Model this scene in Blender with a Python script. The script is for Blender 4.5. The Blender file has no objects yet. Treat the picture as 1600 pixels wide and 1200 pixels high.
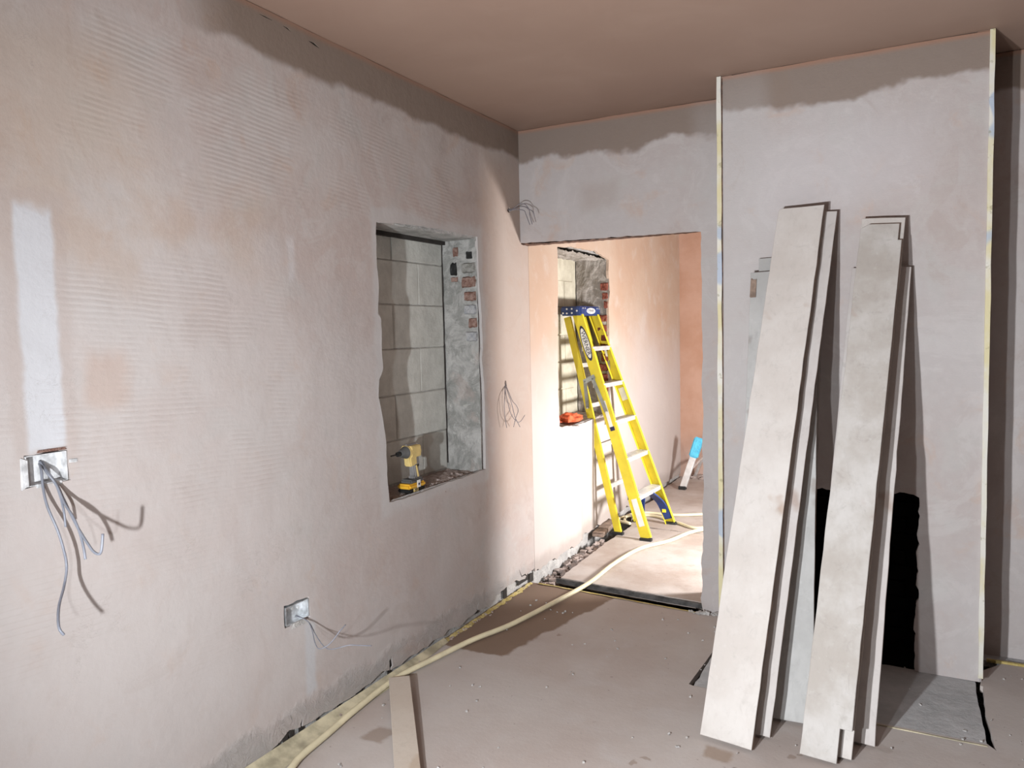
import bpy, bmesh, math, random
import numpy as np
from mathutils import Vector, Matrix, noise as mn
from mathutils.geometry import delaunay_2d_cdt
random.seed(7)
scene = bpy.context.scene
COL = scene.collection

# ------------------------------------------------------------------ camera
FPX, YAW, PITCH, ROLL = 1190.17, -.488, -.068, -.023
CAM = np.array([2.021, -3.951, 1.5])
Fv = np.array([math.sin(YAW)*math.cos(PITCH), math.cos(YAW)*math.cos(PITCH), math.sin(PITCH)])
_r = np.array([math.cos(YAW), -math.sin(YAW), 0.0]); _u = np.cross(_r, Fv)
Rv = _r*math.cos(ROLL)+_u*math.sin(ROLL); Uv = -_r*math.sin(ROLL)+_u*math.cos(ROLL)
cam = bpy.data.objects.new('camera', bpy.data.cameras.new('camera')); COL.objects.link(cam)
cam.matrix_world = Matrix(((Rv[0],Uv[0],-Fv[0],CAM[0]),(Rv[1],Uv[1],-Fv[1],CAM[1]),(Rv[2],Uv[2],-Fv[2],CAM[2]),(0,0,0,1)))
cam.data.sensor_width = 36; cam.data.lens = FPX/1600*36; cam.data.clip_start = .05
scene.camera = cam
# ------------------------------------------------------------------ light
w = bpy.data.worlds.new('world'); scene.world = w; w.use_nodes = True
w.node_tree.nodes['Background'].inputs[0].default_value = (.55,.6,.7,1)
w.node_tree.nodes['Background'].inputs[1].default_value = .05
def area(name, loc, target, size, power, color, sy=None):
    l = bpy.data.lights.new(name, 'AREA'); l.energy = power; l.color = color
    l.shape = 'RECTANGLE' if sy else 'DISK'; l.size = size
    if sy: l.size_y = sy
    o = bpy.data.objects.new(name, l); COL.objects.link(o); o.location = loc
    d = Vector(target)-Vector(loc); o.rotation_euler = d.to_track_quat('-Z','Y').to_euler()
    return o
COOL = (.93,.97,1.0)
area('work_lamp_head', (1.07,-3.83,1.04), (2.70,-.6,1.30), .06, 100, COOL)
area('work_lamp_head', (1.37,-3.79,1.04), (2.85,-.6,1.30), .06, 27, COOL)
area('rear_fill', (2.6,-7.8,1.5), (1.6,0,1.4), 1.6, 3, (1,.95,.9), 1.3)  # added fill behind the camera, no window is built there
area('far_room_lamp', (2.15,1.05,.80), (0,1.2,.75), .35, 104, (1,.98,.965))
area('far_room_soft_light', (2.9,2.3,1.5), (0,1.7,1.3), .9, 9, (1,.97,.94), 1.1)  # weak wide area light in front of the closed far right wall
scene.view_settings.view_transform = 'Standard'; scene.view_settings.look = 'None'
scene.view_settings.exposure = 0.14; scene.view_settings.gamma = 1; scene.view_settings.use_curve_mapping = False

def at(px, py, ax, v):          # the point of the plane (axis ax = v) seen at a pixel of the 1600x1200 frame
    d = Fv+(px-800)/FPX*Rv+(600-py)/FPX*Uv
    t = (v-CAM[ax])/d[ax]; return Vector(CAM+t*d)

# ------------------------------------------------------------------ node helper
class NT:
    def __init__(s, name):
        s.m = bpy.data.materials.new(name); s.m.use_nodes = True; s.t = s.m.node_tree; s.n = s.t.nodes
        s.b = s.n['Principled BSDF']; s.tc = s.n.new('ShaderNodeTexCoord'); s.co = s.tc.outputs['Object']
        sp = s.n.new('ShaderNodeSeparateXYZ'); s.t.links.new(s.co, sp.inputs[0]); s.xyz = sp.outputs
    def ln(s, a, inp):
        if isinstance(a, (int,float)): inp.default_value = a
        elif isinstance(a, tuple): inp.default_value = a if len(a)==len(inp.default_value) else (*a,1)[:len(inp.default_value)]
        else: s.t.links.new(a, inp)
    def ma(s, op, a, b=0, c=0, clamp=False):
        n = s.n.new('ShaderNodeMath'); n.operation = op; n.use_clamp = clamp
        s.ln(a, n.inputs[0]); s.ln(b, n.inputs[1])
        if c != 0 or op in('MULTIPLY_ADD',): s.ln(c, n.inputs[2])
        return n.outputs[0]
    def noise(s, scale, detail=4, rough=.55, vec=None, stretch=None, w=0, color=False, dist=0):
        v = vec or s.co
        if stretch or w:
            mp = s.n.new('ShaderNodeMapping'); s.ln(v, mp.inputs[0]); mp.inputs['Scale'].default_value = stretch or (1,1,1); mp.inputs['Location'].default_value = (w,w*.7,w*1.3); v = mp.outputs[0]
        n = s.n.new('ShaderNodeTexNoise'); s.ln(v, n.inputs['Vector']); n.inputs['Scale'].default_value = scale
        n.inputs['Detail'].default_value = detail; n.inputs['Roughness'].default_value = rough; n.inputs['Distortion'].default_value = dist
        return n.outputs['Color'] if color else n.outputs['Fac']
    def sst(s, v, a, b):
        n = s.n.new('ShaderNodeMapRange'); n.interpolation_type = 'SMOOTHSTEP'; s.ln(v, n.inputs[0])
        s.ln(a, n.inputs[1]); s.ln(b, n.inputs[2]); return n.outputs[0]
    def mix(s, f, a, b):
        n = s.n.new('ShaderNodeMix'); n.data_type = 'RGBA'; s.ln(f, n.inputs[0]); s.ln(a, n.inputs[6]); s.ln(b, n.inputs[7]); return n.outputs[2]
    def mul(s, *a):
        r = a[0]
        for x in a[1:]: r = s.ma('MULTIPLY', r, x)
        return r
    def box(s, u, v, u0, u1, v0, v1, soft=.03, sv=None):
        sv = sv or soft
        return s.mul(s.sst(u, u0-soft, u0+soft), s.sst(u, u1+soft, u1-soft) if False else s.ma('SUBTRACT',1,s.sst(u,u1-soft,u1+soft)),
                     s.sst(v, v0-sv, v0+sv), s.ma('SUBTRACT',1,s.sst(v,v1-sv,v1+sv)))
    def jit(s, c, amp, scale, w, detail=3):
        return s.ma('MULTIPLY_ADD', s.ma('SUBTRACT', s.noise(scale, detail, .6, w=w), .5), amp*2, c)
    def bump(s, h, strength, dist, prev=None):
        n = s.n.new('ShaderNodeBump'); n.inputs['Strength'].default_value = strength; n.inputs['Distance'].default_value = dist
        s.ln(h, n.inputs['Height'])
        if prev is not None: s.t.links.new(prev, n.inputs['Normal'])
        return n.outputs[0]
    def done(s, col, rough=.9, normal=None, metal=0, spec=.3, dim=0):
        if dim: col = s.mix(dim, col, (0,0,0))
        s.ln(col, s.b.inputs['Base Color']); s.ln(rough, s.b.inputs['Roughness']); s.b.inputs['Metallic'].default_value = metal
        s.b.inputs['Specular IOR Level'].default_value = spec
        if normal is not None: s.t.links.new(normal, s.b.inputs['Normal'])
        return s.m
def simple(name, col, rough=.6, metal=0, var=.15, scale=20, bump=0, spec=.4):
    k = NT(name); f = k.noise(scale, 4)
    dark = tuple(c*(1-var*1.6) for c in col); lite = tuple(min(1,c*(1+var)) for c in col)
    c = k.mix(k.sst(f,.3,.7), dark, lite)
    nb = k.bump(k.noise(scale*4,3), bump, .003) if bump else None
    return k.done(c, rough, nb, metal, spec)

PINK=(.525,.435,.405); PALE=(.57,.52,.50); GREY=(.52,.50,.485); DAMP=(.30,.225,.185); ORANGE=(.55,.40,.32); WHITE=(.66,.65,.66)
def plaster_common(k, base_a, base_b, u, v, seed):
    n1 = k.noise(1.3, 5, .6, w=seed); n2 = k.noise(5, 5, .65, w=seed+3, dist=.6); n3 = k.noise(28, 3, .6, w=seed+5)
    c = k.mix(k.sst(n1,.36,.64), base_a, base_b)
    c = k.mix(k.mul(k.sst(n2,.5,.70), .5), c, GREY)
    c = k.mix(k.mul(k.sst(n2,.45,.28), .5), c, ORANGE)
    n4 = k.noise(2.6, 7, .72, w=seed+9, dist=1.5); c = k.mix(k.mul(k.sst(n4,.54,.60), .28), c, (.62,.585,.575)); c = k.mix(k.mul(k.sst(n4,.44,.37), .22), c, (.40,.31,.265))
    c = k.mix(k.mul(k.sst(n3,.35,.75), .10), c, (.72,.69,.67))
    return c
def mat_left():
    k = NT('left wall plaster'); y, z = k.xyz[1], k.xyz[2]
    yj = k.jit(y,.05,6,1); zj = k.jit(z,.05,6,4); yj2 = k.jit(y,.16,2.2,7); zj2 = k.jit(z,.16,2.2,9)
    c = plaster_common(k, PINK, PALE, y, z, 0)
    # large paler lower field of the comb scratched coat, greyer smooth field to its right
    low = k.box(yj2, zj2, -9, -1.87, -.5, 1.80, .05)
    c = k.mix(k.mul(low,.5), c, (.60,.55,.535))
    ob = k.box(yj2, zj2, -2.85, -1.95, 1.70, 2.0, .10)
    c = k.mix(k.mul(ob, .5, k.sst(k.noise(4,4,w=2),.35,.65)), c, (.53,.39,.30))
    ol = k.box(yj2, zj2, -2.95, -2.45, 1.95, 2.35, .12)
    c = k.mix(k.mul(ol, .4), c, (.53,.40,.30))
    pt = k.box(yj, zj, -2.66, -2.52, 1.32, 1.47, .03)
    c = k.mix(k.mul(pt,.5), c, (.54,.39,.32))
    mid = k.box(yj2, zj2, -1.82, -.65, .1, 1.75, .05)
    c = k.mix(k.mul(mid,.35), c, (.53,.47,.455))
    # damp orange flush of the corner
    cor = k.box(yj2, zj2, -.40, .3, .55, 2.5, .12, .2)
    c = k.mix(k.mul(cor,.65), c, (.50,.38,.31))
    # filled cable chases
    ch = k.box(k.jit(y,.015,8,3), zj, -2.815, -2.715, 1.22, 1.86, .010, .02)
    c = k.mix(ch, c, (.65,.65,.68))
    che = k.box(k.jit(y,.03,12,3), zj, -2.85, -2.68, 1.18, 1.90, .015)
    c = k.mix(k.mul(che, k.ma('SUBTRACT',1,ch), .5), c, (.52,.44,.41))
    ch2 = k.box(k.jit(y,.02,8,5), zj, -1.855, -1.80, .15, .42, .012, .02)
    c = k.mix(k.mul(ch2,.8), c, (.60,.60,.62))
    ch3 = k.box(k.jit(y,.02,8,5), zj, -1.86, -1.82, 1.70, 1.86, .012, .02)
    c = k.mix(k.mul(ch3,.5), c, (.68,.66,.67))
    # pale render lip round the window opening
    lip = k.mul(k.box(yj, zj, -1.37, -.44, .72, 2.045, .02), .6)
    c = k.mix(lip, c, (.60,.585,.58))
    # wet band under the ceiling
    zw = k.jit(z,.07,2.6,12,4)
    wet = k.mul(k.sst(zw, 2.465, 2.50), k.sst(k.jit(y,.1,2,2), -2.35,-2.0))
    c = k.mix(k.mul(wet,.92), c, (.25,.185,.145))
    edge = k.sst(z, 2.615, 2.64); c = k.mix(k.mul(edge,.5), c, (.42,.21,.13))
    # grey crumbly foot
    ft = k.ma('SUBTRACT',1,k.sst(k.jit(z,.07,5,6,4), .10,.15)); c = k.mix(k.mul(ft,.6,k.sst(k.noise(5,4,.6,w=21),.35,.6)), c, (.47,.45,.44))
    crk = k.noise(9, 6, .7, w=5, dist=1.2); cr = k.mul(k.ma('LESS_THAN', k.ma('ABSOLUTE', k.ma('SUBTRACT',crk,.5)), .006), k.sst(k.noise(3,3,w=8),.56,.66))
    c = k.mix(k.mul(cr,.25), c, (.27,.23,.21))
    # comb ridges (fine relief) only where the scratch coat shows
    field = k.ma('MAXIMUM', k.box(yj2, zj2, -2.72,-1.90,.95,1.72,.06), k.box(yj2, zj2, -2.62,-1.75,1.95,2.42,.08))
    field = k.ma('MAXIMUM', field, k.mul(k.box(yj2, zj2, -1.6,-.7,2.02,2.35,.08),.7))
    field = k.ma('MAXIMUM', field, k.box(yj2, zj2, -3.2,-2.85,1.0,1.7,.05))
    field = k.ma('MAXIMUM', field, k.mul(k.box(yj2, zj2, -2.9,-2.1,.45,.9,.08),.5))
    field = k.mul(field, k.sst(k.noise(3.2,4,.6,w=11), .42,.6))
    ph = k.ma('ADD', k.ma('MULTIPLY', k.jit(z,.012,2.5,14), 2*math.pi/.0165), k.ma('MULTIPLY', y, 22))
    rid = k.mul(k.ma('MULTIPLY_ADD', k.ma('SINE', ph), .5, .5), field)
    gr = k.mul(k.sst(k.ma('SINE', ph), -.55,-.95), field, k.sst(k.noise(14,2,w=3),.3,.6))
    c = k.mix(k.mul(gr,.30), c, (.42,.335,.30))
    nb = k.bump(rid, .24, .003)
    nb = k.bump(k.noise(7,6,.6,w=3), .3, .014, nb); nb = k.bump(k.noise(60,4,.6), .2, .002, nb)
    rough = k.mul(k.noise(22,6,.8,w=8,dist=1.5), ft); nb = k.bump(rough, .7, .012, nb)
    return k.done(c, .92, nb, dim=.2)
def mat_back():
    k = NT('back wall plaster'); x, z = k.xyz[0], k.xyz[2]
    c = plaster_common(k, (.50,.44,.425), (.53,.49,.485), x, z, 20)
    xj = k.jit(x,.05,6,1); zw = k.jit(z,.11,3.2,5,4)
    wet = k.mul(k.sst(zw, 2.45, 2.485), k.box(x, z, -.1, 9, -1, 9, .02)); c = k.mix(k.mul(wet,.9), c, (.25,.19,.155))
    b1 = k.box(xj, k.jit(z,.05,5,3), .40,.60,2.15,2.3,.05); c = k.mix(k.mul(b1,.4), c, (.40,.33,.29))
    b2 = k.box(k.jit(x,.12,3,3), k.jit(z,.12,3,4), 1.35,2.1,2.0,2.35,.12); c = k.mix(k.mul(b2,.35), c, (.60,.565,.585))
    edge = k.sst(z, 2.615, 2.64); c = k.mix(k.mul(edge,.55), c, (.42,.2,.12))
    gl = k.mul(k.box(k.jit(x,.05,5,8), k.jit(z,.1,4,8), 1.0,1.42,.0,2.6,.06,.2), .3); c = k.mix(gl, c, (.50,.48,.475))
    nb = k.bump(k.noise(6,6,.6,w=3), .35, .015); nb = k.bump(k.noise(70,4,.6), .25, .002, nb)
    sc = k.noise(16,3,.5,stretch=(1,1,14),w=2); nb = k.bump(sc,.12,.003,nb)
    return k.done(c, .9, nb, dim=.2)
def mat_far():
    k = NT('far room plaster'); y, z = k.xyz[1], k.xyz[2]
    n1 = k.noise(1.6,5,.6,w=31); n2 = k.noise(6,5,.6,w=33)
    c = k.mix(k.sst(n1,.35,.65), (.56,.39,.29), (.58,.44,.345))
    up = k.sst(k.jit(z,.35,1.6,6), .85, 1.75)
    c = k.mix(up, (.63,.56,.53), c)
    c = k.mix(k.mul(k.sst(n2,.5,.75),.4), c, (.66,.60,.56))
    st = k.mul(k.ma('SUBTRACT',1,k.sst(k.jit(z,.06,6,9),.08,.16)), .6); c = k.mix(st, c, (.40,.34,.31))
    nb = k.bump(k.noise(6,6,.6,w=3), .35, .015); nb = k.bump(k.noise(60,4,.6), .2, .002, nb)
    return k.done(c, .9, nb, dim=.2)
def mat_farback():
    k = NT('far wall orange plaster')
    c = k.mix(k.sst(k.noise(2.5,5,.6),.35,.65), (.42,.24,.165), (.48,.30,.225))
    c = k.mix(k.mul(k.ma('SUBTRACT',1,k.sst(k.jit(k.xyz[2],.1,6,9),.15,.5)),.5), c, (.47,.38,.35))
    return k.done(c, .9, k.bump(k.noise(8,6,.6), .4, .02))
def mat_ceiling():
    k = NT('wet ceiling plaster')
    c = k.mix(k.sst(k.noise(.9,4,.5,w=2),.3,.7), (.265,.175,.135), (.30,.205,.16))
    c = k.mix(k.mul(k.sst(k.noise(3,4,.6,w=5,dist=1),.45,.75),.25), c, (.34,.24,.19))
    return k.done(c, .62, k.bump(k.noise(2.5,4,.5), .25, .01), spec=.35)
def mat_floor():
    k = NT('dusty floor'); x, y = k.xyz[0], k.xyz[1]
    c = k.mix(k.sst(k.noise(1.8,6,.6,w=41),.35,.65), (.53,.455,.42), (.59,.535,.505))
    c = k.mix(k.mul(k.sst(k.noise(6,5,.6,w=44,dist=.8),.5,.75),.4), c, (.60,.565,.55))
    xj = k.jit(x,.05,6,3,4); yj = k.jit(y,.04,6,5,4)
    lim = k.ma('MULTIPLY_ADD', yj, .22, .545)
    wet = k.mul(k.ma('SUBTRACT',1,k.sst(k.ma('SUBTRACT',xj,lim),-.012,.012)), k.sst(yj,-.96,-.94))
    c = k.mix(k.mul(wet,.9), c, (.235,.155,.105))
    sp = k.mul(k.sst(k.noise(7,3,.5,w=50),.69,.71), k.sst(k.noise(2,2,w=9),.45,.55)); c = k.mix(k.mul(sp,.55), c, (.30,.22,.17))
    s2 = k.box(xj, yj, .20,.30,-1.80,-1.70,.012); c = k.mix(k.mul(s2,.7), c, (.33,.25,.20))
    s3 = k.box(xj, yj, 1.37,1.47,-1.38,-1.30,.012); c = k.mix(k.mul(s3,.7), c, (.36,.26,.19))
    dots = k.sst(k.noise(45,2,.5,w=3),.74,.77); c = k.mix(k.mul(dots,.5), c, (.2,.16,.14))
    nb = k.bump(k.noise(5,6,.6,w=3), .25, .012); nb = k.bump(k.noise(90,3,.6), .2, .002, nb)
    return k.done(c, .82, nb, dim=.2)
def mat_farfloor():
    k = NT('far slab concrete')
    c = k.mix(k.sst(k.noise(2.4,6,.6,w=61),.35,.65), (.40,.33,.29), (.52,.47,.44))
    c = k.mix(k.mul(k.sst(k.noise(11,5,.6,w=64),.55,.75),.4), c, (.30,.24,.20))
    return k.done(c, .75, k.bump(k.noise(12,6,.6,w=3), .4, .01))
def mat_rubble(name, a, b, scale=14, bs=.9):
    k = NT(name); c = k.mix(k.sst(k.noise(scale,6,.7),.35,.65), a, b)
    return k.done(c, .95, k.bump(k.noise(scale*2,6,.7), bs, .02))
def mat_plank(name, a, b, stain):
    k = NT(name); 
    g = k.noise(9,5,.6,stretch=(6,6,.5),w=1); n = k.noise(3.2,5,.65,w=5)
    c = k.mix(k.sst(n,.35,.65), a, b); c = k.mix(k.mul(k.sst(g,.5,.75),.22), c, tuple(v*.75 for v in a))
    c = k.mix(k.mul(k.sst(k.noise(5,3,.5,w=8),.66,.72),.6), c, stain)
    c = k.mix(k.mul(k.sst(k.noise(13,6,.75,w=15,dist=1),.55,.7),.35), c, tuple(v*.7 for v in a))
    c = k.mix(k.mul(k.sst(k.noise(40,3,.6,w=3),.6,.8),.25), c, (.72,.71,.70))
    nb = k.bump(g,.2,.003); nb = k.bump(k.noise(30,4),.2,.002,nb)
    return k.done(c, .85, nb, dim=.2)
def mat_jamb():
    k = NT('rough grey render'); n = k.noise(9,7,.7,w=2,dist=.8); n2 = k.noise(22,5,.7,w=6)
    c = k.mix(k.sst(n,.38,.62), (.25,.25,.235), (.42,.41,.395)); c = k.mix(k.mul(k.sst(n2,.55,.7),.5), c, (.55,.54,.52))
    c = k.mix(k.mul(k.sst(k.noise(6,4,w=12),.58,.68),.4), c, (.42,.34,.31))
    return k.done(c, .95, k.bump(n2,.9,.012,k.bump(n,.8,.02)))
M = dict(edgewood=simple('shaded brown sawn edge', (.27,.20,.155), .85, var=.3, scale=14, bump=.4), dimwall=mat_rubble('dark unseen wall', (.07,.045,.035), (.12,.08,.065), 12, .5), left=mat_left(), back=mat_back(), far=mat_far(), farback=mat_farback(), ceil=mat_ceiling(), floor=mat_floor(), ffloor=mat_farfloor(),
    masonry=mat_rubble('rough masonry', (.40,.385,.375), (.55,.53,.51)),
    cavity=simple('cavity shade', (.035,.03,.027), .95), soot=simple('soot', (.006,.005,.005), 1, spec=.05),  # cavity: near black standing in for shade in cracks, gaps and underfloor
    block=mat_rubble('concrete block', (.50,.50,.465), (.60,.60,.56), 9, .35), cream=mat_rubble('cream concrete block', (.46,.42,.33), (.60,.56,.45), 7, .35),
    mortar=mat_rubble('mortar', (.36,.35,.33), (.50,.49,.46), 20, .6),
    render=mat_jamb(),
    frender=mat_rubble('far grey render', (.27,.24,.21), (.40,.36,.33), 9, .8),
    brick=mat_rubble('red brick', (.20,.10,.075), (.38,.26,.22), 30, .9), brickgrey=mat_rubble('grey brick', (.16,.155,.135), (.34,.33,.31), 22, .7),
    brickblue=mat_rubble('blue grey brick', (.27,.28,.30), (.45,.44,.44), 22, .7), rbrick=mat_rubble('orange red brick', (.15,.035,.022), (.27,.09,.06), 24, .8),
    sill=mat_rubble('crumbly sill', (.36,.28,.245), (.52,.44,.41), 18, 1.0),
    plankA=mat_plank('dusty pale timber', (.59,.54,.505), (.67,.63,.60), (.40,.27,.20)), plankB=mat_plank('dusty pinkish timber', (.56,.51,.49), (.62,.58,.56), (.38,.27,.22)),
    plankC=mat_plank('grey timber', (.45,.44,.43), (.53,.52,.51), (.30,.26,.23)), plankD=mat_plank('mottled timber', (.46,.42,.385), (.60,.575,.555), (.40,.25,.20)),
    batten=mat_plank('new pine', (.62,.53,.45), (.66,.58,.50), (.5,.38,.28)), hearth=mat_rubble('hearth screed', (.37,.37,.375), (.45,.445,.45), 8, .3),
    bead=None, membrane=simple('yellow membrane', (.50,.45,.32), .6, var=.25, scale=12), foam=mat_rubble('yellow foam', (.50,.38,.12), (.62,.52,.25), 25, .8),
    hose=simple('cream hose', (.72,.65,.45), .45, var=.08, scale=10), cable=simple('grey cable sheath', (.21,.22,.26), .4, var=.1), cabledark=simple('dark grey cable sheath', (.17,.16,.18), .45, var=.1),
    zinc=simple('galvanised steel', (.70,.72,.74), .38, .7, .25, 30), plastw=simple('white plaster smear', (.60,.60,.61), .8, 0, .22, 30, .5),
    lyellow=simple('yellow fibreglass', (.72,.58,.035), .42, var=.08, scale=8), lblue=simple('blue plastic', (.022,.045,.16), .4, var=.15), alu=simple('brushed aluminium', (.72,.72,.72), .42, .55, .1, 15),
    steel=simple('grey steel', (.33,.35,.34), .4, .6), rubber=simple('black rubber', (.02,.02,.02), .7), labelw=simple('white label', (.75,.74,.70), .6, var=.05), navy=simple('navy print', (.015,.012,.06), .6),
    tyellow=simple('pale yellow tool body', (.66,.50,.20), .5, var=.08), torange=simple('amber tool base', (.70,.38,.03), .5, var=.1), tgrey=simple('grey tool rubber', (.10,.10,.10), .6), tgrey2=simple('grey tool housing', (.22,.21,.21), .5), tblack=simple('black tool plastic', (.012,.012,.012), .5),
    cloth=simple('orange red cloth', (.72,.13,.05), .85, var=.25, scale=30, bump=.5), sblue=simple('light blue plastic', (.10,.50,.72), .5, var=.15, scale=25), board=simple('dark slate edge', (.085,.08,.078), .8, var=.3, bump=.4), offcut=simple('brown timber offcut', (.26,.19,.15), .8, var=.25, bump=.4),
    crack=simple('broken edge', (.13,.07,.05), .95, var=.4, scale=40, bump=.6))
def mat_bead():
    k = NT('corner batten'); z = k.xyz[2]
    c = k.mix(k.sst(k.noise(6,4,.6,stretch=(1,1,.6)),.4,.62), (.58,.52,.32), (.62,.60,.55))
    bl = k.sst(k.noise(3.2,2,.5,w=77),.60,.63); c = k.mix(k.mul(bl,.7), c, (.30,.38,.52))
    c = k.mix(k.mul(k.sst(k.noise(30,3,w=5),.62,.7),.5), c, (.25,.22,.12))
    return k.done(c, .7, k.bump(k.noise(40,4),.4,.003))
M['bead'] = mat_bead()

# ------------------------------------------------------------------ object helpers
def tag(o, label=None, cat=None, group=None, kind=None):
    if label: o['label'] = label
    if cat: o['category'] = cat
    if group: o['group'] = group
    if kind: o['kind'] = kind
    return o
def obj(name, bm, mat, parent=None, smooth=False, mats=None):
    me = bpy.data.meshes.new(name); bm.normal_update(); bm.to_mesh(me); bm.free()
    for m in (mats or [mat]): me.materials.append(m)
    if smooth:
        for p in me.polygons: p.use_smooth = True
    o = bpy.data.objects.new(name, me); COL.objects.link(o)
    if parent:
        o.parent = parent; o.matrix_parent_inverse = parent.matrix_basis.inverted()
    return o
def thing(name, label, cat, loc=(0,0,0), group=None):
    o = bpy.data.objects.new(name, None); COL.objects.link(o); o.location = loc; o.empty_display_size = .05
    return tag(o, label, cat, group)
def struct(name, bm, mat, parent=None, smooth=False):
    o = obj(name, bm, mat, parent, smooth)
    if not parent: o['kind'] = 'structure'
    return o
def add_box(bm, c, s, rot=None):
    r = bmesh.ops.create_cube(bm, size=1)['verts']
    mt = Matrix.Translation(c) @ (rot.to_4x4() if rot is not None else Matrix.Identity(4)) @ Matrix.Diagonal((*s,1))
    bmesh.ops.transform(bm, matrix=mt, verts=r); return r
def bx(x0,x1,y0,y1,z0,z1):
    bm = bmesh.new(); add_box(bm, ((x0+x1)/2,(y0+y1)/2,(z0+z1)/2), (x1-x0,y1-y0,z1-z0)); return bm
def chunk(c, s, seed, amp=.12, rot=None, bev=.12):
    """a worn block: bevelled box with knocked corners"""
    bm = bmesh.new(); add_box(bm, (0,0,0), s)
    bmesh.ops.bevel(bm, geom=bm.edges[:], offset=min(s)*bev, segments=1, affect='EDGES')
    rr = random.Random(seed)
    for v in bm.verts:
        v.co += Vector((rr.uniform(-1,1)*s[0],rr.uniform(-1,1)*s[1],rr.uniform(-1,1)*s[2]))*amp*.25
    mt = Matrix.Translation(c) @ (rot.to_4x4() if rot is not None else Matrix.Identity(4))
    bmesh.ops.transform(bm, matrix=mt, verts=bm.verts); return bm
def smoothcurve(pts, n=6):
    P = [Vector(p) for p in pts]; out = []
    for i in range(len(P)-1):
        a = P[max(i-1,0)]; b = P[i]; c = P[i+1]; d = P[min(i+2,len(P)-1)]
        for j in range(n):
            t = j/n; out.append(.5*((2*b)+(c-a)*t+(2*a-5*b+4*c-d)*t*t+(3*b-a-3*c+d)*t**3))
    out.append(P[-1]); return out
def add_tube(bm, pts, r, seg=8, ry=None, n=6, caps=True):
    C = smoothcurve(pts, n) if n > 1 else [Vector(p) for p in pts]
    rings = []; up = Vector((0,0,1))
    prev = None
    for i, p in enumerate(C):
        d = (C[min(i+1,len(C)-1)]-C[max(i-1,0)]).normalized()
        s = d.cross(up); s = s.normalized() if s.length > .05 else (prev or Vector((1,0,0)))
        if prev is not None and s.dot(prev) < 0: s = -s
        prev = s; t = s.cross(d).normalized()
        rings.append([bm.verts.new(p+s*math.cos(a)*r+t*math.sin(a)*(ry or r)) for a in [2*math.pi*k/seg for k in range(seg)]])
    for a, b in zip(rings, rings[1:]):
        for k in range(seg):
            f = bm.faces.new((a[k],a[(k+1)%seg],b[(k+1)%seg],b[k])); f.smooth = True
    if caps:
        try: bm.faces.new(rings[0][::-1]); bm.faces.new(rings[-1])
        except ValueError: pass
def tube(pts, r, **k):
    bm = bmesh.new(); add_tube(bm, pts, r, **k); return bm
def add_bar(bm, p0, p1, wdir, w, t):
    """box bar from p0 to p1; wdir = direction of its width w, other thickness t"""
    p0 = Vector(p0); p1 = Vector(p1); d = (p1-p0); L = d.length; d.normalize()
    wv = Vector(wdir); wv = (wv-d*wv.dot(d)).normalized(); tv = d.cross(wv)
    R = Matrix((wv, tv, d)).transposed()
    return add_box(bm, (p0+p1)/2, (w,t,L), R)
def bar(p0, p1, wdir, w, t, bev=0):
    bm = bmesh.new(); add_bar(bm, p0, p1, wdir, w, t)
    if bev: bmesh.ops.bevel(bm, geom=bm.edges[:], offset=bev, segments=2, affect='EDGES')
    return bm
def cyl(c, axis, r, h, seg=20, r2=None):
    bm = bmesh.new(); add_cyl(bm, c, axis, r, h, seg, r2); return bm
def add_cyl(bm, c, axis, r, h, seg=20, r2=None):
    v = bmesh.ops.create_cone(bm, cap_ends=True, segments=seg, radius1=r, radius2=r if r2 is None else r2, depth=h)['verts']
    q = Vector((0,0,1)).rotation_difference(Vector(axis)).to_matrix().to_4x4()
    bmesh.ops.transform(bm, matrix=Matrix.Translation(c) @ q, verts=v); return v
def jag(pts, step=.02, amp=.006, seed=0, closed=False, freq=25):
    out = []; n = len(pts)
    for i in range(n if closed else n-1):
        a = Vector(pts[i]); b = Vector(pts[(i+1)%n]); d = b-a; L = d.length
        nn = Vector((-d.y,d.x)).normalized(); k = max(1,int(L/step))
        for j in range(k):
            p = a+d*(j/k); q = mn.noise(Vector((p.x*freq+seed*7.3,p.y*freq,seed)))+.5*mn.noise(Vector((p.x*freq*2.7,p.y*freq*2.7+seed,seed*3)))
            w = amp if (i or j or closed) else 0
            out.append(p+nn*q*w*1.6)
    if not closed: out.append(Vector(pts[-1]))
    return out
def inside(poly, x, y):
    c = False; j = len(poly)-1
    for i in range(len(poly)):
        xi, yi = poly[i][0], poly[i][1]; xj, yj = poly[j][0], poly[j][1]
        if ((yi > y) != (yj > y)) and (x < (xj-xi)*(y-yi)/(yj-yi)+xi): c = not c
        j = i
    return c
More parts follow.
